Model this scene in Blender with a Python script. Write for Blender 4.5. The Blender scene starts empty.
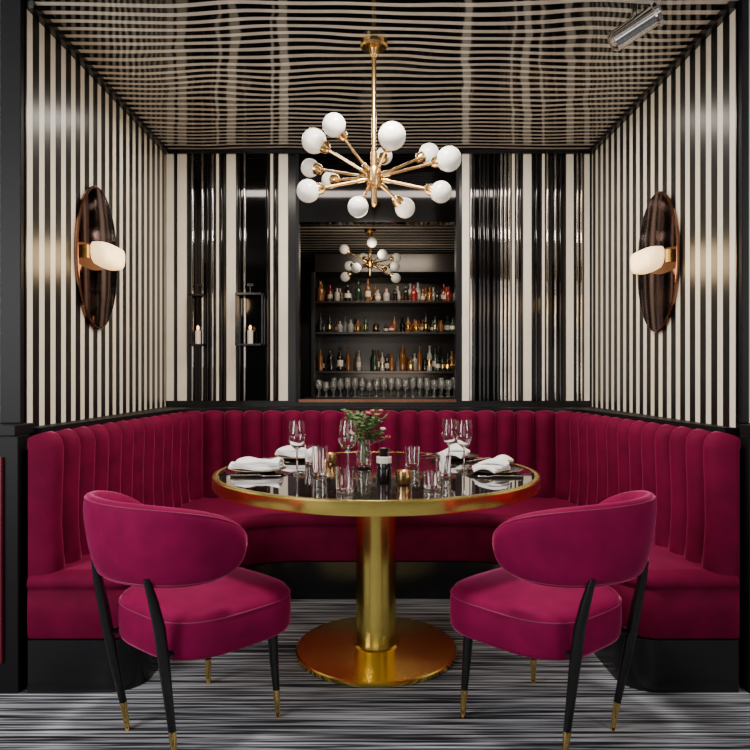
import bpy, bmesh, math, random
from mathutils import Vector, Matrix
random.seed(4)
F=648.0; CZ=1.21
def PX(px,d): return (px-375)*d/F
def PZ(py,d): return CZ-(py-375)*d/F

# ---------------------------------------------------------------- materials
def new_mat(name):
    m=bpy.data.materials.new(name); m.use_nodes=True
    nt=m.node_tree; b=nt.nodes['Principled BSDF']
    return m,nt,b
def mat(name,col,rough=0.5,metal=0.0,emit=None,es=0.0,trans=0.0,sheen=0.0,sheen_tint=(1,1,1),coat=0.0,noise=0.0,nscale=8,bump=0.0,bscale=60,spec=None,ior=None,srough=0.35):
    m,nt,b=new_mat(name)
    b.inputs['Base Color'].default_value=(*col,1); b.inputs['Roughness'].default_value=rough
    b.inputs['Metallic'].default_value=metal
    if emit: 
        b.inputs['Emission Color'].default_value=(*emit,1); b.inputs['Emission Strength'].default_value=es
    b.inputs['Transmission Weight'].default_value=trans
    if ior: b.inputs['IOR'].default_value=ior
    b.inputs['Sheen Weight'].default_value=sheen
    b.inputs['Sheen Tint'].default_value=(*sheen_tint,1)
    b.inputs['Sheen Roughness'].default_value=srough
    b.inputs['Coat Weight'].default_value=coat
    if spec is not None: b.inputs['Specular IOR Level'].default_value=spec
    N=nt.nodes; L=nt.links
    if noise>0 or bump>0:
        tc=N.new('ShaderNodeTexCoord')
    if noise>0:
        n=N.new('ShaderNodeTexNoise'); n.inputs['Scale'].default_value=nscale; n.inputs['Detail'].default_value=3
        L.new(tc.outputs['Object'],n.inputs['Vector'])
        r=N.new('ShaderNodeValToRGB')
        r.color_ramp.elements[0].position=0.3; r.color_ramp.elements[1].position=0.7
        r.color_ramp.elements[0].color=(*[c*(1-noise) for c in col],1)
        r.color_ramp.elements[1].color=(*[min(1,c*(1+noise)) for c in col],1)
        L.new(n.outputs['Fac'],r.inputs['Fac']); L.new(r.outputs['Color'],b.inputs['Base Color'])
    if bump>0:
        n2=N.new('ShaderNodeTexNoise'); n2.inputs['Scale'].default_value=bscale; n2.inputs['Detail'].default_value=2
        L.new(tc.outputs['Object'],n2.inputs['Vector'])
        bp=N.new('ShaderNodeBump'); bp.inputs['Strength'].default_value=bump; bp.inputs['Distance'].default_value=0.01
        L.new(n2.outputs['Fac'],bp.inputs['Height']); L.new(bp.outputs['Normal'],b.inputs['Normal'])
    return m

def stripe_mat(name,axis,period,duty,dark,light,rough=0.4,wav=0.0,offset=0.0,coat=0.0,ceil=False):
    m,nt,b=new_mat(name); N=nt.nodes; L=nt.links
    tc=N.new('ShaderNodeTexCoord'); sp=N.new('ShaderNodeSeparateXYZ'); L.new(tc.outputs['Object'],sp.inputs[0])
    src=sp.outputs[axis]
    if wav>0:
        mp=N.new('ShaderNodeMapping'); L.new(tc.outputs['Object'],mp.inputs[0])
        mp.inputs['Scale'].default_value=(1.0,1.0,1)
        n=N.new('ShaderNodeTexNoise'); n.inputs['Scale'].default_value=1.5; n.inputs['Detail'].default_value=1
        L.new(mp.outputs[0],n.inputs['Vector'])
        mm=N.new('ShaderNodeMath'); mm.operation='MULTIPLY_ADD'; mm.inputs[1].default_value=wav
        L.new(n.outputs['Fac'],mm.inputs[0]); L.new(src,mm.inputs[2]); src=mm.outputs[0]
    a=N.new('ShaderNodeMath'); a.operation='MULTIPLY_ADD'; a.inputs[1].default_value=1/period; a.inputs[2].default_value=offset+100
    L.new(src,a.inputs[0])
    f=N.new('ShaderNodeMath'); f.operation='FRACT'; L.new(a.outputs[0],f.inputs[0])
    r=N.new('ShaderNodeValToRGB'); cr=r.color_ramp; cr.interpolation='LINEAR'
    cr.elements[0].position=0.0; cr.elements[0].color=(*dark,1)
    cr.elements[1].position=1.0; cr.elements[1].color=(*dark,1)
    for p,c in ((1-duty-0.02,dark),(1-duty,light),(0.975,light)):
        e=cr.elements.new(p); e.color=(*c,1)
    L.new(f.outputs[0],r.inputs['Fac']); L.new(r.outputs['Color'],b.inputs['Base Color'])
    b.inputs['Roughness'].default_value=rough; b.inputs['Coat Weight'].default_value=coat; b.inputs['Coat Roughness'].default_value=0.08
    if ceil:
        n3=N.new('ShaderNodeTexNoise'); n3.inputs['Scale'].default_value=2.0
        L.new(tc.outputs['Object'],n3.inputs['Vector'])
        bp=N.new('ShaderNodeBump'); bp.inputs['Strength'].default_value=0.22; bp.inputs['Distance'].default_value=0.05
        L.new(n3.outputs['Fac'],bp.inputs['Height']); L.new(bp.outputs['Normal'],b.inputs['Normal'])
    return m

def carpet_mat():
    m,nt,b=new_mat('carpet_stripes'); N=nt.nodes; L=nt.links
    tc=N.new('ShaderNodeTexCoord')
    mp=N.new('ShaderNodeMapping'); mp.inputs['Scale'].default_value=(1.0,56,1); mp.inputs['Rotation'].default_value=(0,0,0.05)
    L.new(tc.outputs['Object'],mp.inputs[0])
    n=N.new('ShaderNodeTexNoise'); n.inputs['Scale'].default_value=1.6; n.inputs['Detail'].default_value=2; n.inputs['Roughness'].default_value=0.6
    L.new(mp.outputs[0],n.inputs['Vector'])
    r=N.new('ShaderNodeValToRGB'); cr=r.color_ramp
    cr.elements[0].position=0.38; cr.elements[0].color=(0.012,0.013,0.016,1)
    cr.elements[1].position=0.65; cr.elements[1].color=(0.48,0.50,0.54,1)
    e=cr.elements.new(0.46); e.color=(0.055,0.06,0.07,1)
    e=cr.elements.new(0.53); e.color=(0.24,0.255,0.285,1)
    L.new(n.outputs['Fac'],r.inputs['Fac']); L.new(r.outputs['Color'],b.inputs['Base Color'])
    b.inputs['Roughness'].default_value=0.9; b.inputs['Specular IOR Level'].default_value=0.15
    bp=N.new('ShaderNodeBump'); bp.inputs['Strength'].default_value=0.4; bp.inputs['Distance'].default_value=0.01
    L.new(n.outputs['Fac'],bp.inputs['Height']); L.new(bp.outputs['Normal'],b.inputs['Normal'])
    return m

CREAM=(0.78,0.71,0.58)
M_wall=stripe_mat('striped_wallpaper','Y',0.094,0.45,(0.003,0.003,0.003),CREAM,0.32)
M_ceil=stripe_mat('striped_lacquer_ceiling','Y',0.064,0.40,(0.002,0.002,0.002),(0.56,0.52,0.46),0.05,wav=0.15,ceil=True)
M_floor=carpet_mat()
M_black=mat('black_lacquer',(0.004,0.004,0.005),0.25)
M_blacks=mat('black_satin',(0.004,0.004,0.005),0.5,spec=0.2)
M_glassblk=mat('smoked_mirror',(0.03,0.028,0.028),0.06,metal=1.0,noise=0.3,nscale=2)
M_smoke=mat('antiqued_mirror',(0.30,0.28,0.26),0.05,metal=1.0,noise=0.35,nscale=3)
M_cream=mat('cream_paint',CREAM,0.4,noise=0.04)
M_white=mat('white_plaster',(0.75,0.73,0.70),0.6)
M_velvet=mat('crimson_velvet',(0.115,0.0006,0.024),0.75,sheen=1.0,sheen_tint=(1.0,0.12,0.36),noise=0.2,nscale=9,bump=0.12,bscale=250,spec=0.1,srough=0.24)
M_velch=mat('magenta_velvet',(0.18,0.0015,0.045),0.75,sheen=0.9,sheen_tint=(1.0,0.17,0.45),noise=0.15,nscale=12,bump=0.12,bscale=250,spec=0.1,srough=0.26)
M_pipe=mat('velvet_piping',(0.18,0.003,0.045),0.6,sheen=0.7,sheen_tint=(1,0.2,0.48),bump=0.05)
M_gold=mat('polished_brass',(0.95,0.66,0.22),0.2,metal=1.0,noise=0.03)
M_goldb=mat('brushed_brass',(1.0,0.75,0.18),0.23,metal=1.0,noise=0.04,nscale=14)
M_gold2=mat('aged_brass',(0.66,0.42,0.17),0.25,metal=1.0,noise=0.1,nscale=20)
M_top=mat('dark_marble',(0.014,0.008,0.008),0.04,noise=0.5,nscale=5,coat=0.8)
M_glass=mat('clear_glass',(1,1,1),0.0,trans=1.0,ior=1.45)
M_opal=mat('opal_glass',(0.78,0.76,0.70),0.10,emit=(1,0.88,0.70),es=0.12)
M_opalw=mat('opal_glass_lit',(0.8,0.7,0.5),0.3,emit=(1,0.62,0.26),es=2.0)
M_bronze=mat('bronze_mirror',(0.07,0.022,0.016),0.08,metal=1.0,noise=0.3,nscale=4)
M_bronzer=mat('copper_rim',(0.26,0.12,0.07),0.25,metal=1.0)
M_napkin=mat('linen_napkin',(0.80,0.79,0.80),0.8,bump=0.2,bscale=150)
M_plate=mat('dark_stoneware',(0.05,0.045,0.045),0.2)
M_steel=mat('polished_steel',(0.7,0.69,0.67),0.15,metal=1.0)
M_leaf=mat('leaf_green',(0.06,0.13,0.03),0.5,noise=0.4,nscale=30)
M_stem=mat('stem_olive',(0.10,0.12,0.04),0.6)
M_petr=mat('petal_red',(0.40,0.04,0.06),0.5)
M_petp=mat('petal_blush',(0.65,0.35,0.35),0.5)
M_cola=mat('dark_jar_glass',(0.01,0.008,0.008),0.08)
M_label=mat('paper_label',(0.6,0.57,0.5),0.7)
M_b1=mat('bottle_amber',(0.16,0.06,0.015),0.1)
M_b2=mat('bottle_green',(0.015,0.04,0.02),0.1)
M_b3=mat('bottle_clear',(0.28,0.29,0.28),0.1)
M_b4=mat('bottle_red',(0.16,0.012,0.015),0.12)
M_flame=mat('candle_glow',(1,0.6,0.3),0.5,emit=(1,0.5,0.2),es=4)
M_shelf=mat('bar_wood_black',(0.010,0.008,0.008),0.3)
M_glassw=mat('bar_glassware',(0.75,0.76,0.77),0.05,trans=0.85,ior=1.4)
M_burg=mat('burgundy_panel',(0.08,0.003,0.012),0.4)

# ---------------------------------------------------------------- mesh builder
class MB:
    def __init__(s): s.v=[]; s.f=[]; s.m=[]; s.mats=[]
    def mi(s,m):
        if m not in s.mats: s.mats.append(m)
        return s.mats.index(m)
    def add(s,vs,fs,m,M=None):
        o=len(s.v); k=s.mi(m)
        for p in vs:
            p=Vector(p)
            if M is not None: p=M@p
            s.v.append(p)
        for f in fs: s.f.append([i+o for i in f]); s.m.append(k)
    def box(s,a,b,m,M=None):
        x0,y0,z0=a; x1,y1,z1=b
        vs=[(x0,y0,z0),(x1,y0,z0),(x1,y1,z0),(x0,y1,z0),(x0,y0,z1),(x1,y0,z1),(x1,y1,z1),(x0,y1,z1)]
        s.add(vs,[(0,3,2,1),(4,5,6,7),(0,1,5,4),(1,2,6,5),(2,3,7,6),(3,0,4,7)],m,M)
    def grid(s,rows,m,M=None,close_u=False,close_v=False,cap=False):
        n=len(rows); k=len(rows[0]); vs=[p for r in rows for p in r]; fs=[]
        for i in range(n if close_v else n-1):
            i2=(i+1)%n
            for j in range(k if close_u else k-1):
                j2=(j+1)%k
                fs.append((i*k+j,i*k+j2,i2*k+j2,i2*k+j))
        if cap:
            fs.append(tuple(reversed(range(k)))); fs.append(tuple((n-1)*k+j for j in range(k)))
        s.add(vs,fs,m,M)
    def lathe(s,prof,m,M=None,seg=32,cap=True):
        rows=[[(r*math.cos(2*math.pi*j/seg),r*math.sin(2*math.pi*j/seg),z) for j in range(seg)] for r,z in prof]
        s.grid(rows,m,M,close_u=True,cap=cap)
    def tube(s,pts,rad,m,M=None,seg=10,closed=False):
        pts=[Vector(p) for p in pts]; n=len(pts)
        if not hasattr(rad,'__len__'): rad=[rad]*n
        rows=[]; up=None
        for i,p in enumerate(pts):
            if closed: t=pts[(i+1)%n]-pts[i-1]
            else: t=pts[min(i+1,n-1)]-pts[max(i-1,0)]
            t.normalize()
            if up is None:
                up=Vector((0,0,1)) if abs(t.z)<0.9 else Vector((1,0,0))
            a=(up-t*up.dot(t)).normalized(); b=t.cross(a); up=a
            rows.append([tuple(p+(a*math.cos(2*math.pi*j/seg)+b*math.sin(2*math.pi*j/seg))*rad[i]) for j in range(seg)])
        s.grid(rows,m,M,close_u=True,close_v=closed,cap=not closed)
    def sphere(s,c,r,m,M=None,seg=24,rings=14,sc=(1,1,1)):
        rows=[]
        for i in range(rings+1):
            t=math.pi*i/rings; rr=max(1e-4,math.sin(t))*r; z=-math.cos(t)*r
            rows.append([(c[0]+rr*math.cos(2*math.pi*j/seg)*sc[0],c[1]+rr*math.sin(2*math.pi*j/seg)*sc[1],c[2]+z*sc[2]) for j in range(seg)])
        s.grid(rows,m,M,close_u=True,cap=True)
    def build(s,name,loc=(0,0,0),rot=0,angle=38,bevel=0,smooth=True,fixn=True):
        me=bpy.data.meshes.new(name); me.from_pydata([tuple(v) for v in s.v],[],s.f)
        for m in s.mats: me.materials.append(m)
        for p,k in zip(me.polygons,s.m): p.material_index=k; p.use_smooth=smooth
        if fixn:
            bm=bmesh.new(); bm.from_mesh(me); bmesh.ops.recalc_face_normals(bm,faces=bm.faces); bm.to_mesh(me); bm.free()
        me.update()
        if smooth: me.set_sharp_from_angle(angle=math.radians(angle))
        o=bpy.data.objects.new(name,me); bpy.context.scene.collection.objects.link(o)
        o.location=loc; o.rotation_euler=(0,0,rot)
        if bevel>0:
            md=o.modifiers.new('bevel','BEVEL'); md.width=bevel; md.segments=2; md.limit_method='ANGLE'; md.angle_limit=math.radians(50)
        return o
def place(o,parent):
    o.parent=parent
def empty(name,loc,rot=0):
    e=bpy.data.objects.new(name,None); bpy.context.scene.collection.objects.link(e); e.location=loc; e.rotation_euler=(0,0,rot); e.empty_display_size=0.1
    return e
def dirM(p,d):
    q=Vector(d).normalized().to_track_quat('Z','Y'); return Matrix.Translation(Vector(p))@q.to_matrix().to_4x4()
def sup(t,a,bb,n):
    c,s=math.cos(t),math.sin(t)
    return a*math.copysign(abs(c)**(2/n),c), bb*math.copysign(abs(s)**(2/n),s)

XL,XR,YB,ZC=-1.39,1.44,4.30,2.70
YF=2.58
# ---------------------------------------------------------------- room shell
def quick(name,boxes,bevel=0,**k):
    b=MB()
    for a,c,m in boxes: b.box(a,c,m)
    return b.build(name,bevel=bevel,smooth=False,**k)
quick('floor',[((-3.2,-2.5,-0.1),(3.2,7.0,0),M_floor)])
quick('ceiling',[((-3.2,-2.5,ZC),(3.2,YB+0.08,ZC+0.1),M_ceil)])
quick('wall_left',[((XL-0.12,YF,0),(XL,YB,ZC),M_wall)])
quick('wall_right',[((XR,YF,0),(XR+0.12,YB,ZC),M_wall)])
quick('wall_front_left',[((XL-0.088,YF-0.03,1.02),(XL-0.004,YF-0.002,ZC),M_blacks),
     ((-3.2,YF-0.02,1.02),(XL-0.09,YF+0.12,ZC),M_white),((-3.2,YF-0.12,0),(XL+0.035,YF-0.03,0.98),M_blacks),
     ((-3.2,YF-0.14,0.98),(XL+0.035,YF-0.001,1.02),M_blacks),((-1.52,YF-0.135,0.12),(-1.395-0.015,YF-0.12,0.9),M_burg)],bevel=0.003)
quick('wall_front_right',[((XR+0.004,YF-0.03,1.02),(XR+0.03,YF-0.002,ZC),M_blacks),
     ((XR+0.125,YF,0),(3.2,YF+0.12,ZC),M_white),((XR+0.035,YF-0.05,1.02),(XR+0.3,YF-0.001,ZC),M_white),
     ((XR-0.02,YF-0.12,0),(3.2,YF-0.055,0.98),M_blacks),((XR-0.02,YF-0.14,0.98),(3.2,YF-0.055,1.02),M_blacks)],bevel=0.003)
OX0,OX1,OZ1=PX(299,YB),PX(456,YB),2.225
quick('wall_back',[((XL-0.12,YB,0),(OX0,YB+0.08,ZC),M_black),((OX1,YB,0),(XR+0.12,YB+0.08,ZC),M_black),
     ((OX0,YB,0),(OX1,YB+0.08,1.03),M_black),((OX0,YB,OZ1),(OX1,YB+0.08,ZC),M_glassblk)])
b=MB()
for a,c in ((167,174),(178,187),(227,236),(279,288),(462,469),(523,531),(566,573),(584,589)):
    b.box((PX(a,YB),YB-0.012,1.04),(PX(c,YB),YB-0.001,ZC-0.03),M_cream)
for a,c in ((190,206),(238,266),(472,482),(486,496),(533,540),(552,564)):
    b.box((PX(a,YB),YB-0.008,1.04),(PX(c,YB),YB-0.001,ZC-0.03),M_glassblk)
for c in (193,203,208,213,218,222,240,245,268,272,276,471,474,480,484,488,494,498,501,505,509,513,517,520,536,543,547,555,560,577,581):
    col=M_cream if c in(218,272,513,543) else (M_smoke if c%2 else M_glassblk)
    b.tube([(PX(c,YB),YB-0.012,1.04),(PX(c,YB),YB-0.012,ZC-0.03)],0.010,col,seg=10)
b.build('trim_1')
quick('trim_2',[((XL+0.001,YF,ZC-0.03),(XL+0.03,YB-0.001,ZC-0.001),M_black),((XR-0.03,YF,ZC-0.03),(XR-0.001,YB-0.001,ZC-0.001),M_black),
                ((XL+0.031,YB-0.03,ZC-0.03),(XR-0.031,YB-0.013,ZC-0.001),M_black)])
b=MB()
fw=0.02
b.box((OX0-fw,YB-0.02,1.03),(OX0,YB-0.002,OZ1+0.46),M_blacks); b.box((OX1,YB-0.02,1.03),(OX1+fw,YB-0.002,OZ1+0.46),M_blacks)
b.box((OX0,YB-0.02,1.03),(OX1,YB-0.002,1.05),M_bronzer)
b.build('trim_3',smooth=False)

# ---------------------------------------------------------------- paths
def rounded(pts,rad,step=0.01):
    out=[Vector(pts[0])]
    for i in range(1,len(pts)-1):
        p=Vector(pts[i]); a=(Vector(pts[i-1])-p).normalized(); c=(Vector(pts[i+1])-p).normalized(); r=rad[i]
        ang=a.angle(c); t=r/math.tan(ang/2)
        s=p+a*t; bis=(a+c).normalized(); cen=p+bis*(r/math.sin(ang/2)); e=p+c*t
        v0=s-cen; v1=e-cen; tot=v0.angle(v1); sg=1 if v0.x*v1.y-v0.y*v1.x>0 else -1
        n=max(4,int(tot*r/0.01))
        for k in range(n+1):
            th=sg*tot*k/n; out.append(cen+Vector((v0.x*math.cos(th)-v0.y*math.sin(th),v0.x*math.sin(th)+v0.y*math.cos(th))))
    out.append(Vector(pts[-1]))
    L=[0]
    for i in range(1,len(out)): L.append(L[-1]+(out[i]-out[i-1]).length)
    n=max(2,int(round(L[-1]/step))); res=[]; j=0
    for k in range(n+1):
        d=L[-1]*k/n
        while j<len(L)-2 and L[j+1]<d: j+=1
        u=(d-L[j])/max(1e-9,L[j+1]-L[j]); res.append(out[j].lerp(out[j+1],min(1,max(0,u))))
    return res,L[-1]
def normals(P):
    N=[]
    for i in range(len(P)):
        t=(P[min(i+1,len(P)-1)]-P[max(i-1,0)]).normalized(); N.append(Vector((t.y,-t.x)))
    return N
Y0=2.47
B,LB=rounded([(-1.262,Y0),(-1.13,4.02),(1.18,4.02),(1.330,Y0)],[0,0.15,0.15,0],0.006)
NB=normals(B)
def off(P,N,d): return [p+n*d for p,n in zip(P,N)]
W=off(B,NB,-0.074)
b=MB()
Wf=[(p.x,max(p.y,YF)) for p in W]
outer=[(XR-0.003,YB-0.003),(XL+0.003,YB-0.003)]
poly=[(XL+0.003,YF)]+Wf+[(XR-0.003,YF)]+outer
n=len(poly)
b.add([(x,y,0) for x,y in poly]+[(x,y,1.0) for x,y in poly],[tuple(range(n)),tuple(range(n,2*n))]+[(i,(i+1)%n,(i+1)%n+n,i+n) for i in range(n)],M_blacks)
b.build('wainscot_ledge',angle=30)

# ---------------------------------------------------------------- banquette
E=empty('banquette_sofa',(0,0,0))
nch=int(round(LB/0.122)); b=MB(); rows=[]
prof=[(-0.064,0.20,0),(-0.064,0.92,0),(-0.060,0.955,0.3),(-0.045,0.982,0.6),(-0.015,0.990,0.9),(0.012,0.980,1.1),(0.030,0.955,1.35),(0.036,0.92,1.5),(0.034,0.85,1.5),(0.030,0.75,1.5),(0.028,0.62,1.5),(0.034,0.52,1.4),(0.040,0.455,1.2),(0.02,0.42,0)]
n=len(B)
dist=[0]
for i in range(1,n): dist.append(dist[-1]+(B[i]-B[i-1]).length)
for i in range(n):
    u=(dist[i]/LB*nch)%1.0
    g=math.sqrt(max(0,1-abs(2*u-1)**2.0))
    e=min(1,dist[i]/0.035,(LB-dist[i])/0.035); e=math.sqrt(max(0,1-(1-e)**2))
    row=[]
    for o,z,w in prof:
        dsp=w*0.045*(g-1)
        if o+dsp<-0.055 and w>=1: dsp=-0.055-o
        zz=z+ (0.020*(g-1) if z>0.94 else 0)
        oo=-0.064+(o+dsp+0.064)*(0.35+0.65*e)
        p=B[i]+NB[i]*oo; row.append((p.x,p.y,zz))
    rows.append(row)
b.grid(rows,M_velvet,cap=False)
k=len(prof); b.add(rows[0],[tuple(range(k))],M_velvet); b.add(rows[-1],[tuple(range(k))],M_velvet)
o=b.build('backrest',angle=80); place(o,E)
I,LI=rounded([(-1.322,Y0-0.005),(-0.895,Y0-0.005),(-0.87,3.50),(0.94,3.50),(0.955,Y0-0.005),(1.385,Y0-0.005)],[0,0.13,0.5,0.5,0.13,0],0.02)
NI=normals(I)
b=MB()
def ring(d,z): return [(p.x,p.y,z) for p in off(I,NI,d)]
sec=[(-0.06,0.454),(-0.03,0.452),(-0.010,0.444),(0.002,0.43),(0.006,0.412),(0.001,0.396),(-0.010,0.390),(0.0,0.384),(0.003,0.30),(0.0,0.22),(-0.006,0.205),(-0.02,0.203)]
rows=[ring(d,z) for d,z in sec]
b.grid(rows,M_velvet)
r0=rows[0]
Bo=[(p.x,p.y,0.454) for p in off(B,NB,-0.055) if p.y>2.55]
poly=r0+Bo[::-1]
from mathutils.geometry import tessellate_polygon
tris=tessellate_polygon([[Vector((p[0],p[1],0)) for p in poly]])
b.add(poly,[tuple(t) for t in tris],M_velvet)
o=b.build('seat',angle=60,fixn=True); place(o,E)
b=MB()
b.grid([ring(-0.002,0.2),ring(-0.002,0.0)],M_black)
o=b.build('plinth'); place(o,E)
b=MB()
for px in (-0.42,0.48):
    b.tube([(px,3.50,0.395),(px,3.500,0.43),(px,3.56,0.4545),(px,4.0,0.4545)],0.003,M_velvet,seg=6)
o=b.build('seat_seams'); place(o,E)

# ---------------------------------------------------------------- table
TX,TY,TZ=0.005,2.85,0.792
b=MB(); R=0.70
b.lathe([(0.001,TZ-0.055),(R-0.012,TZ-0.055),(R-0.003,TZ-0.052),(R,TZ-0.046),(R,TZ-0.006),(R-0.003,TZ-0.001),(R-0.008,TZ),(R-0.022,TZ),(R-0.024,TZ-0.001)],M_goldb,seg=128,cap=False)
b.lathe([(R-0.024,TZ-0.0012),(0.001,TZ-0.0012)],M_top,seg=128,cap=False)
b.lathe([(0.001,0.0),(0.345,0.0),(0.352,0.004),(0.352,0.018),(0.346,0.023),(0.10,0.032),(0.091,0.038),(0.088,0.05),(0.088,TZ-0.08),(0.12,TZ-0.075),(0.12,TZ-0.0555),(0.001,TZ-0.0555)],M_goldb,seg=96,cap=False)
b.build('dining_table',loc=(TX,TY,0),angle=30)

# ---------------------------------------------------------------- chairs
def chair(name,loc,rot):
    E=empty(name,loc,rot)
    b=MB(); S=56
    def ringz(sc,z,a=0.262,bb=0.255): 
        r=[]
        for j in range(S):
            x,y=sup(2*math.pi*j/S,a,bb,3.2); x*= (1+0.10*(y/bb)); r.append((x*sc,y*sc,z))
        return r
    rows=[ringz(s_,z) for s_,z in ((0.02,0.318),(0.9,0.318),(0.97,0.323),(0.995,0.338),(1.0,0.385),(0.998,0.42),(0.985,0.444),(0.955,0.457),(0.88,0.467),(0.7,0.476),(0.4,0.482),(0.02,0.484))]
    b.grid(rows,M_velch,close_u=True,cap=True)
    b.tube(ringz(0.990,0.440),0.0026,M_pipe,seg=6,closed=True)
    o=b.build('seat',angle=60); place(o,E)
    b=MB(); TM=math.radians(102); NT=60; SC=24; cy=-0.085
    def sec(t):
        th=t*TM
        h=0.130*max(0.0,1-abs(t)**3.6)**0.5+0.001
        zc=0.699-0.042*t*t
        tk=0.030*max(0.0,1-abs(t)**8)**0.5+0.001
        return th,h,zc,tk
    rows=[]
    def pt(t,ang,ex=0.0):
        th,h,zc,tk=sec(t)
        cx,cz=sup(ang,tk,h,2.6)
        z=zc+cz
        Rr=0.246+(z-0.57)*0.15+cx+ex
        return (Rr*1.04*math.sin(th), cy-Rr*math.cos(th)*1.02, z)
    for i in range(NT+1):
        t=-math.cos(math.pi*i/NT)
        rows.append([pt(t,2*math.pi*j/SC) for j in range(SC)])
    b.grid(rows,M_velch,close_u=True,cap=True)
    up=[pt(-math.cos(math.pi*i/NT),math.radians(62),0.0) for i in range(1,NT)]
    lo=[pt(-math.cos(math.pi*i/NT),math.radians(-62),0.0) for i in range(1,NT)]
    b.tube(up+lo[::-1],0.0018,M_pipe,seg=6,closed=True)
    o=b.build('backrest',angle=60); place(o,E)
    b=MB()
    for sx in (-1,1):
        P=[(sx*0.155,-0.318,0.60),(sx*0.163,-0.298,0.52),(sx*0.166,-0.280,0.44),(sx*0.162,-0.264,0.34),(sx*0.152,-0.240,0.2),(sx*0.144,-0.222,0.10),(sx*0.138,-0.208,0.0)]
        b.tube(P[:6],[0.010,0.016,0.018,0.018,0.0145,0.012],M_black,seg=14)
        b.tube(P[5:],[0.0128,0.0085],M_gold,seg=14)
        b.tube([(sx*0.155,-0.26,0.345),(sx*0.15,-0.2,0.345)],0.012,M_black)
        Q=[(sx*0.185,0.155,0.322),(sx*0.190,0.16,0.2),(sx*0.196,0.165,0.10),(sx*0.200,0.17,0.0)]
        b.tube(Q[:3],[0.019,0.0155,0.012],M_black,seg=14)
        b.tube(Q[2:],[0.0128,0.0085],M_gold,seg=14)
    o=b.build('legs',angle=50); place(o,E)
chair('dining_chair',(-0.605,2.285,0),math.radians(-39))
chair('dining_chair',(0.572,2.285,0),math.radians(39))

# ---------------------------------------------------------------- chandeliers
def chandelier(name,x,y,ztop,zh,sc,balls):
    b=MB()
    b.lathe([(0.001,ztop-0.001),(0.062*sc,ztop-0.001),(0.062*sc,ztop-0.02*sc),(0.055*sc,ztop-0.028*sc),(0.022*sc,ztop-0.032*sc),(0.020*sc,ztop-0.06*sc),(0.010*sc,ztop-0.07*sc),(0.010*sc,zh+0.12*sc),
        (0.016*sc,zh+0.115*sc),(0.016*sc,zh+0.05*sc),(0.03*sc,zh+0.045*sc),(0.033*sc,zh+0.03*sc),(0.033*sc,zh-0.03*sc),(0.028*sc,zh-0.045*sc),(0.014*sc,zh-0.05*sc),(0.013*sc,zh-0.12*sc),(0.004*sc,zh-0.13*sc),(0.001,zh-0.13*sc)],M_gold2,seg=28,cap=False)
    for dx,dy,dz,r in balls:
        c=Vector((dx,dy,dz))*sc; d=c.normalized(); L=c.length; r=r*sc*0.9
        b.tube([d*0.02*sc+Vector((0,0,zh)),d*(L-r*0.9)+Vector((0,0,zh))],0.0065*sc,M_gold2,seg=8)
        b.tube([d*(0.045)*sc+Vector((0,0,zh)),d*(0.075*sc)+Vector((0,0,zh))],0.011*sc,M_gold2,seg=10)
        Mx=dirM(d*(L-r-0.026*sc)+Vector((0,0,zh)),d)
        b.lathe([(0.001,0),(0.012*sc,0),(0.024*sc,0.012*sc),(0.028*sc,0.040*sc),(0.001,0.040*sc)],M_gold2,Mx,seg=16,cap=False)
        b.sphere(c+Vector((0,0,zh)),r,M_opal)
    b.build(name,loc=(x,y,0),angle=40)
dC=2.90
raw=[(334,125,-.12,.056),(314,141,.02,.062),(392,136,-.22,.064),(310,168,.16,.048),(308,191,-.05,.056),(358,207,-.22,.048),(405,208,.10,.052),(441,192,-.06,.053),(429,154,.12,.054),(449,159,-.10,.060),(384,156,.28,.046),(330,180,.26,.046)]
zh=PZ(178,dC); balls=[]
for px,py,dy,r in raw:
    d=dC+dy; balls.append((PX(px,d)-PX(374,dC),dy,PZ(py,d)-zh,r))
chandelier('chandelier',PX(374,dC),dC,ZC,zh,1.0,balls)

# ---------------------------------------------------------------- sconces
def sconce(name,xw,sgn,y,z,glow):
    b=MB()
    M=Matrix.Translation((xw,y,z))@Matrix(((0,0,sgn,0),(1,0,0,0),(0,1,0,0),(0,0,0,1)))
    a,c=0.235,0.355
    def er(s_,h): return [(a*s_*math.cos(2*math.pi*j/64),c*s_*math.sin(2*math.pi*j/64),h) for j in range(64)]
    b.grid([er(0.9,0.002),er(0.99,0.004),er(1.0,0.012),er(0.985,0.018),er(0.965,0.019)],M_bronzer,M,close_u=True)
    b.grid([er(0.965,0.018),er(0.85,0.021),er(0.6,0.025),er(0.3,0.027),er(0.01,0.028)],M_bronze,M,close_u=True,cap=False)
    b.box((-0.195,-0.03,0.022),(-0.172,0.03,0.045),M_gold,M)
    b.box((-0.06,-0.03,0.022),(0.04,0.03,0.04),M_gold,M)
    rows=[]
    for r,h in ((0.01,0.054),(0.6,0.054),(0.92,0.051),(1.0,0.035),(1.0,0.002),(0.95,-0.024),(0.82,-0.043),(0.5,-0.053),(0.01,-0.056)):
        rr=[]
        for j in range(40):
            px,pz=sup(2*math.pi*j/40,0.146*r,0.046*r,3.2); rr.append((-0.024+px,h,0.074+pz))
        rows.append(rr)
    b.grid(rows,glow,M,close_u=True,cap=True)
    b.build(name,angle=40)
    l=bpy.data.lights.new('sconce_glow','POINT'); l.energy=4; l.color=(1,0.68,0.36); l.shadow_soft_size=0.09
    lo=bpy.data.objects.new('sconce_glow',l); lo.location=(xw+sgn*0.26,y,z); bpy.context.scene.collection.objects.link(lo)
sconce('wall_sconce',XL+0.001,1,3.22,1.79,M_opalw)
sconce('wall_sconce',XR-0.001,-1,3.28,1.78,M_opalw)

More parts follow.
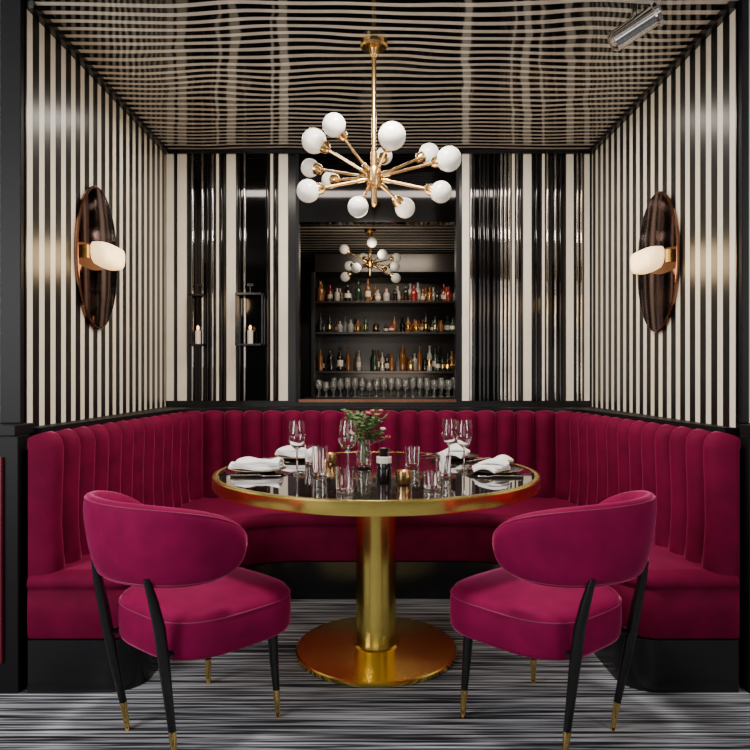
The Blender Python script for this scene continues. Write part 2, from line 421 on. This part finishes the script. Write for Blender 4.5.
def lantern(name,x,z,w,h):
    b=MB(); y=YB-0.024; d=w*0.6; t=0.008
    for sx in (-1,1):
        for yy in (y-d,y-t):
            b.box((x+sx*w/2-t/2,yy,z-h/2),(x+sx*w/2+t/2,yy+t,z+h/2),M_black)
    for zz in (z-h/2,z+h/2-t*1.5):
        b.box((x-w/2-t/2,y-d,zz),(x+w/2+t/2,y,zz+t*1.5),M_black)
    b.lathe([(0.018,z-h/2+0.012),(0.018,z-h/2+0.10),(0.001,z-h/2+0.10)],M_cream,Matrix.Translation((x,y-d/2,0)),seg=14)
    b.sphere((x,y-d/2,z-h/2+0.118),0.009,M_flame,seg=8,rings=6,sc=(1,1,1.8))
    b.tube([(x,y-d/2,z+h/2),(x,y-d/2,z+h/2+0.06)],0.005,M_black,seg=6)
    b.box((x-0.02,y-d/2,z+h/2+0.05),(x+0.02,y,z+h/2+0.065),M_black)
    b.build(name,smooth=True,angle=30)
lantern('wall_lantern',PX(251,4.25),PZ(320,4.25),0.17,0.34)
lantern('wall_lantern',PX(198,4.25),PZ(320,4.25),0.09,0.34)

b=MB()
b.tube([(0,0,ZC-0.001),(0,0,ZC-0.05)],0.012,M_steel)
Mx=Matrix.Translation((0,0,ZC-0.08))@Matrix.Rotation(math.radians(62),4,'Y')@Matrix.Rotation(math.radians(20),4,'X')
b.lathe([(0.001,-0.10),(0.03,-0.10),(0.042,-0.085),(0.042,0.08),(0.05,0.085),(0.05,0.10),(0.042,0.10),(0.035,0.06),(0.001,0.06)],M_steel,Mx,seg=24,cap=False)
b.build('ceiling_spotlight',loc=(PX(632,2.66),2.64,0))

# ---------------------------------------------------------------- tableware
def tpos(px,py): 
    d=(CZ-TZ)*F/(py-375); return PX(px,d),d
def wine_glass(x,y,h=0.225,r=0.04,name='wine_glass'):
    b=MB(); s=h/0.225
    outp=[(0.001,0.0),(0.034,0.0),(0.034,0.002),(0.012,0.006),(0.004,0.012),(0.0035,0.095*s),(0.010,0.105*s),(0.027,0.12*s),(r-0.002,0.145*s),(r,0.165*s),(r-0.003,0.195*s),(r-0.009,h),
          (r-0.0102,h),(r-0.0045,0.195*s),(r-0.0015,0.165*s),(r-0.0035,0.146*s),(0.026,0.1215*s),(0.009,0.108*s),(0.001,0.106*s)]
    b.lathe(outp,M_glass,seg=28,cap=False); b.build(name,loc=(x,y,TZ+0.001),angle=50)
def tumbler(x,y,h=0.10,r=0.034):
    b=MB()
    b.lathe([(0.001,0),(r-0.004,0),(r-0.002,0.004),(r,h),(r-0.0015,h),(r-0.005,0.012),(0.001,0.011)],M_glass,seg=28,cap=False); b.build('water_glass',loc=(x,y,TZ+0.001),angle=40)
for px,py,h in ((297,474,0.225),(348,479,0.235),(449,466,0.215),(464,471,0.22)): wine_glass(*tpos(px,py),h)
for px,py,h in ((320,475,0.12),(345,492,0.09),(443,476,0.09),(312,464,0.09),(432,488,0.06),(412,466,0.09)): tumbler(*tpos(px,py),h)
def votive(x,y):
    b=MB()
    b.lathe([(0.001,0),(0.026,0),(0.030,0.005),(0.031,0.05),(0.028,0.05),(0.026,0.012),(0.001,0.010)],M_gold2,seg=24,cap=False)
    b.lathe([(0.001,0.012),(0.024,0.012),(0.024,0.032),(0.001,0.034)],M_cream,seg=20,cap=False)
    b.sphere((0,0,0.045),0.005,M_flame,seg=8,rings=6,sc=(1,1,1.8))
    b.build('votive_candle',loc=(x,y,TZ+0.001),angle=40)
votive(*tpos(404,484)); votive(*tpos(330,464))
def setting(x,y,rot):
    E=empty('place_setting',(x,y,TZ+0.001),rot)
    b=MB()
    b.lathe([(0.001,0),(0.07,0),(0.118,0.012),(0.120,0.014),(0.116,0.015),(0.072,0.005),(0.001,0.005)],M_plate,seg=48,cap=False)
    b.lathe([(0.1155,0.0152),(0.121,0.0142),(0.122,0.0152),(0.1155,0.0165)],M_gold,seg=48,cap=False)
    o=b.build('plate',angle=40); place(o,E)
    b=MB(); n=18
    for lay in range(3):
        rows=[]
        w=0.08-0.008*lay; l=0.112-0.01*lay; zb=0.0175+lay*0.012
        sh=0.012*(lay-1)
        for i in range(n+1):
            u=-1+2*i/n; row=[]
            for j in range(9):
                v=-1+2*j/8
                z=zb+0.007*math.sin(u*4+lay*2)*math.cos(v*2)+0.009*(1-v*v)+0.006
                row.append((u*l+sh,v*w*(0.75+0.25*math.cos(u*2.5+lay))-sh,z))
            rows.append(row)
        low=[[(p[0],p[1],p[2]-0.0095) for p in r] for r in rows]
        b.grid(rows,M_napkin); b.grid(low,M_napkin)
        per=[rows[i][0] for i in range(n+1)]+[rows[n][j] for j in range(1,9)]+[rows[i][8] for i in range(n-1,-1,-1)]+[rows[0][j] for j in range(7,0,-1)]
        b.grid([per,[(p[0],p[1],p[2]-0.0095) for p in per]],M_napkin,close_u=True)
    o=b.build('napkin',rot=0.5-rot*0.6,angle=50); place(o,E)
    for side,nm in ((-1,'fork'),(1,'knife')):
        b=MB()
        b.tube([(0,-0.09,0.004),(0,0.02,0.006),(0,0.04,0.005)],[0.005,0.0035,0.003],M_steel,seg=8)
        if side<0:
            b.box((-0.010,0.04,0.003),(0.010,0.06,0.006),M_steel)
            for k in range(4): b.box((-0.010+k*0.006,0.06,0.003),(-0.008+k*0.006,0.095,0.006),M_steel)
        else: b.box((-0.003,0.04,0.003),(0.010,0.12,0.005),M_steel)
        o=b.build(nm,loc=(side*0.15,0,0),angle=40,bevel=0.0008); place(o,E)
setting(-0.505,2.81,math.radians(-90))
setting(-0.38,3.25,math.radians(-136))
setting(0.515,2.79,math.radians(90))
setting(0.40,3.26,math.radians(136))
x,y=tpos(384,482)
b=MB()
b.lathe([(0.001,0),(0.026,0),(0.029,0.004),(0.029,0.085),(0.024,0.095),(0.017,0.10),(0.017,0.118),(0.020,0.12),(0.020,0.132),(0.001,0.132)],M_cola,seg=32,cap=False)
b.lathe([(0.0295,0.075),(0.0295,0.098),(0.0255,0.100)],M_label,seg=32,cap=False)
b.build('sauce_bottle',loc=(x,y,TZ+0.001))
x,y=tpos(364,467)
E=empty('flower_vase',(x,y,TZ+0.001))
b=MB()
b.lathe([(0.001,0),(0.028,0),(0.034,0.006),(0.040,0.04),(0.032,0.085),(0.028,0.12),(0.033,0.135),(0.0315,0.135),(0.0265,0.12),(0.030,0.085),(0.038,0.04),(0.032,0.010),(0.001,0.008)],M_glass,seg=32,cap=False)
o=b.build('vase',angle=50); place(o,E)
b=MB(); rnd=random.Random(7)
for k in range(46):
    a=rnd.uniform(0,6.28); sp=rnd.uniform(0.02,0.10); zt=rnd.uniform(0.13,0.26)
    tip=Vector((math.cos(a)*sp*1.15,math.sin(a)*sp*0.8,zt)); base=Vector((math.cos(a)*0.01,math.sin(a)*0.01,0.02)); mid=base.lerp(tip,0.55)+Vector((0,0,0.02)); mid.x*=0.4; mid.y*=0.4
    b.tube([base,mid,tip],0.0013,M_stem,seg=5)
    typ=k%4
    if typ==0: 
        mm=M_petr if k%8 else M_petp
        for q in range(9):
            aa=q*2.4; d=Vector((math.cos(aa),math.sin(aa),0.5+q*0.12)).normalized()
            b.sphere(tip+d*0.007,0.0085,mm,seg=8,rings=5,sc=(1,1,0.7))
    for q in range(8):
        t=rnd.uniform(0.4,1.0); p=mid.lerp(tip,t); d=Vector((rnd.uniform(-1,1),rnd.uniform(-1,1),rnd.uniform(-.3,0.8))).normalized(); L=rnd.uniform(0.020,0.038)
        sd=d.cross(Vector((0.1,0.2,1))).normalized()*L*0.26; nn=d.cross(sd).normalized()*0.003
        b.add([p,p+d*L*0.4+sd+nn,p+d*L,p+d*L*0.4-sd+nn,p+d*L*0.45-nn],[(0,1,4),(1,2,4),(2,3,4),(3,0,4)],M_leaf)
o=b.build('flowers',fixn=False); place(o,E)

# ---------------------------------------------------------------- mirrored bar view, built as a room behind an opening
DB=6.5
quick('wall_bar_back',[((-1.6,6.86,0),(1.7,6.95,2.46),M_black)])
quick('wall_bar_left',[((-1.6,YB+0.085,0),(-1.5,6.85,2.46),M_black)])
quick('wall_bar_right',[((1.6,YB+0.085,0),(1.7,6.85,2.46),M_black)])
quick('ceiling_bar',[((-1.6,YB+0.085,2.46),(1.7,6.95,2.52),stripe_mat('striped_bar_ceiling','Y',0.12,0.45,(0.004,0.004,0.004),(0.45,0.40,0.34),0.2))])
bz=[PZ(397,DB),PZ(371,DB),PZ(332,DB),PZ(301,DB)]
sx0,sx1=-0.60,1.25
b=MB()
b.box((sx0-0.05,6.45,0),(sx1,6.84,bz[0]-0.03),M_shelf); b.box((sx0-0.1,6.38,bz[0]-0.03),(sx1+0.03,6.84,bz[0]),M_shelf)
for z in bz[1:]: b.box((sx0,6.48,z-0.022),(sx1,6.80,z),M_shelf)
b.box((sx0-0.04,6.48,bz[0]),(sx0,6.84,2.42),M_shelf); b.box((sx1,6.48,bz[0]),(sx1+0.04,6.84,2.42),M_shelf)
b.box((sx0-0.04,6.48,2.24),(sx1+0.04,6.84,2.42),M_shelf); b.box((sx0,6.81,bz[0]),(sx1,6.84,2.24),mat('bar_backing',(0.012,0.008,0.006),0.25,metal=0.3,noise=0.2))
b.build('back_bar_cabinet',smooth=False,bevel=0.003)
b=MB(); rnd=random.Random(3); ms=[M_b1,M_b1,M_b2,M_b3,M_b3,M_b4,M_cola,M_b1,M_cola]
def bottle(x,y,z,h,r,m):
    Mx=Matrix.Translation((x,y,z))
    b.lathe([(0.001,0.001),(r*0.95,0.001),(r,0.008),(r,h*0.58),(r*0.8,h*0.67),(r*0.36,h*0.76),(r*0.32,h*0.93),(r*0.42,h*0.94),(r*0.42,h),(0.001,h)],m,Mx,seg=12,cap=False)
    if rnd.random()<0.6: b.lathe([(r*1.02,h*0.2),(r*1.02,h*0.45)],M_label if rnd.random()<0.5 else M_gold,Mx,seg=12,cap=False)
for z,hm in ((bz[1],0.22),(bz[2],0.15),(bz[3],0.19)):
    for yy in (6.53,6.62,6.71):
        x=sx0+0.05
        while x<sx1-0.05:
            r=rnd.uniform(0.022,0.036)
            if rnd.random()<0.75: bottle(x,yy+rnd.uniform(-.008,.008),z,hm*rnd.uniform(0.6,1.2),r,rnd.choice(ms))
            x+=rnd.uniform(0.074,0.11)
b.build('liquor_bottles',angle=50)
b=MB()
for yy in (6.43,6.54,6.64):
    x=sx0+0.04
    while x<sx1-0.04:
        h=rnd.choice((0.15,0.19,0.17)); r=0.034; Mx=Matrix.Translation((x,yy,bz[0]+0.001))
        b.lathe([(0.001,0),(r*0.75,0),(r*0.75,0.003),(0.004,0.008),(0.004,h*0.42),(r*0.8,h*0.5),(r,h*0.66),(r*0.8,h),(r*0.74,h),(r*0.9,h*0.66),(0.001,h*0.5)],M_glassw,Mx,seg=12,cap=False)
        x+=0.072
b.build('bar_glassware',angle=50)
bb=[]
for k in range(11):
    a=k*2.4; e=-0.5+1.1*((k*5)%11)/10
    bb.append((0.30*math.cos(a)*math.cos(e),0.30*math.sin(a)*math.cos(e),0.30*math.sin(e),0.055))
chandelier('chandelier',PX(370,5.6),5.6,2.46,PZ(264,5.6),0.85,bb)

# ---------------------------------------------------------------- lights
def area(name,loc,tgt,size,energy,col=(1,1,1),sy=None):
    l=bpy.data.lights.new(name,'AREA'); l.energy=energy; l.color=col; l.size=size
    if sy: l.shape='RECTANGLE'; l.size_y=sy
    o=bpy.data.objects.new(name,l); o.location=loc; o.rotation_euler=(Vector(tgt)-Vector(loc)).to_track_quat('-Z','Y').to_euler()
    bpy.context.scene.collection.objects.link(o); return o
def point(name,loc,e,col,r=0.08):
    l=bpy.data.lights.new(name,'POINT'); l.energy=e; l.color=col; l.shadow_soft_size=r
    o=bpy.data.objects.new(name,l); o.location=loc; bpy.context.scene.collection.objects.link(o)
area('window_light_left',(-2.6,0.2,1.7),(0.3,3.2,0.5),1.3,100,(1,0.98,0.96),1.8)
area('fill_light_right',(2.5,-0.2,1.9),(0,3.0,0.5),1.0,40,(1,0.95,0.9),1.2)  # unseen fill added from the right; no window modelled there
area('fill_light_rear',(-0.3,-2.2,1.5),(0,3.0,0.2),2.6,20,(1,0.97,0.93),1.6)  # soft fill added behind the camera for reflections in the brass column
area('overhead_fill',(0,2.3,2.6),(0,2.6,0),0.3,52,(1,0.92,0.82))  # added overhead fill to brighten the table; no fixture belongs to it
point('chandelier_glow',(0,2.9,1.80),6,(1,0.80,0.56),0.15)
point('bar_chandelier_glow',(-0.04,5.3,2.2),6,(1,0.85,0.65),0.1)
area('bar_light',(0.2,6.0,2.4),(0.2,6.6,1.3),0.8,9,(1,0.82,0.62),0.2)
area('bar_light_low',(0.2,5.6,1.2),(0.2,6.6,1.3),0.8,4,(1,0.82,0.62),0.2)
area('alcove_wash',(0,3.55,2.62),(0,3.80,0.5),2.2,26,(1,0.90,0.80),0.12)
w=bpy.data.worlds.new('world'); bpy.context.scene.world=w; w.use_nodes=True
bg=w.node_tree.nodes['Background']; bg.inputs[0].default_value=(0.9,0.92,1.0,1); bg.inputs[1].default_value=0.08
# ---------------------------------------------------------------- camera
c=bpy.data.cameras.new('camera'); c.sensor_width=36; c.lens=36*F/750
co=bpy.data.objects.new('camera',c); co.location=(0,0,CZ); co.rotation_euler=(math.radians(90),0,0)
bpy.context.scene.collection.objects.link(co); bpy.context.scene.camera=co
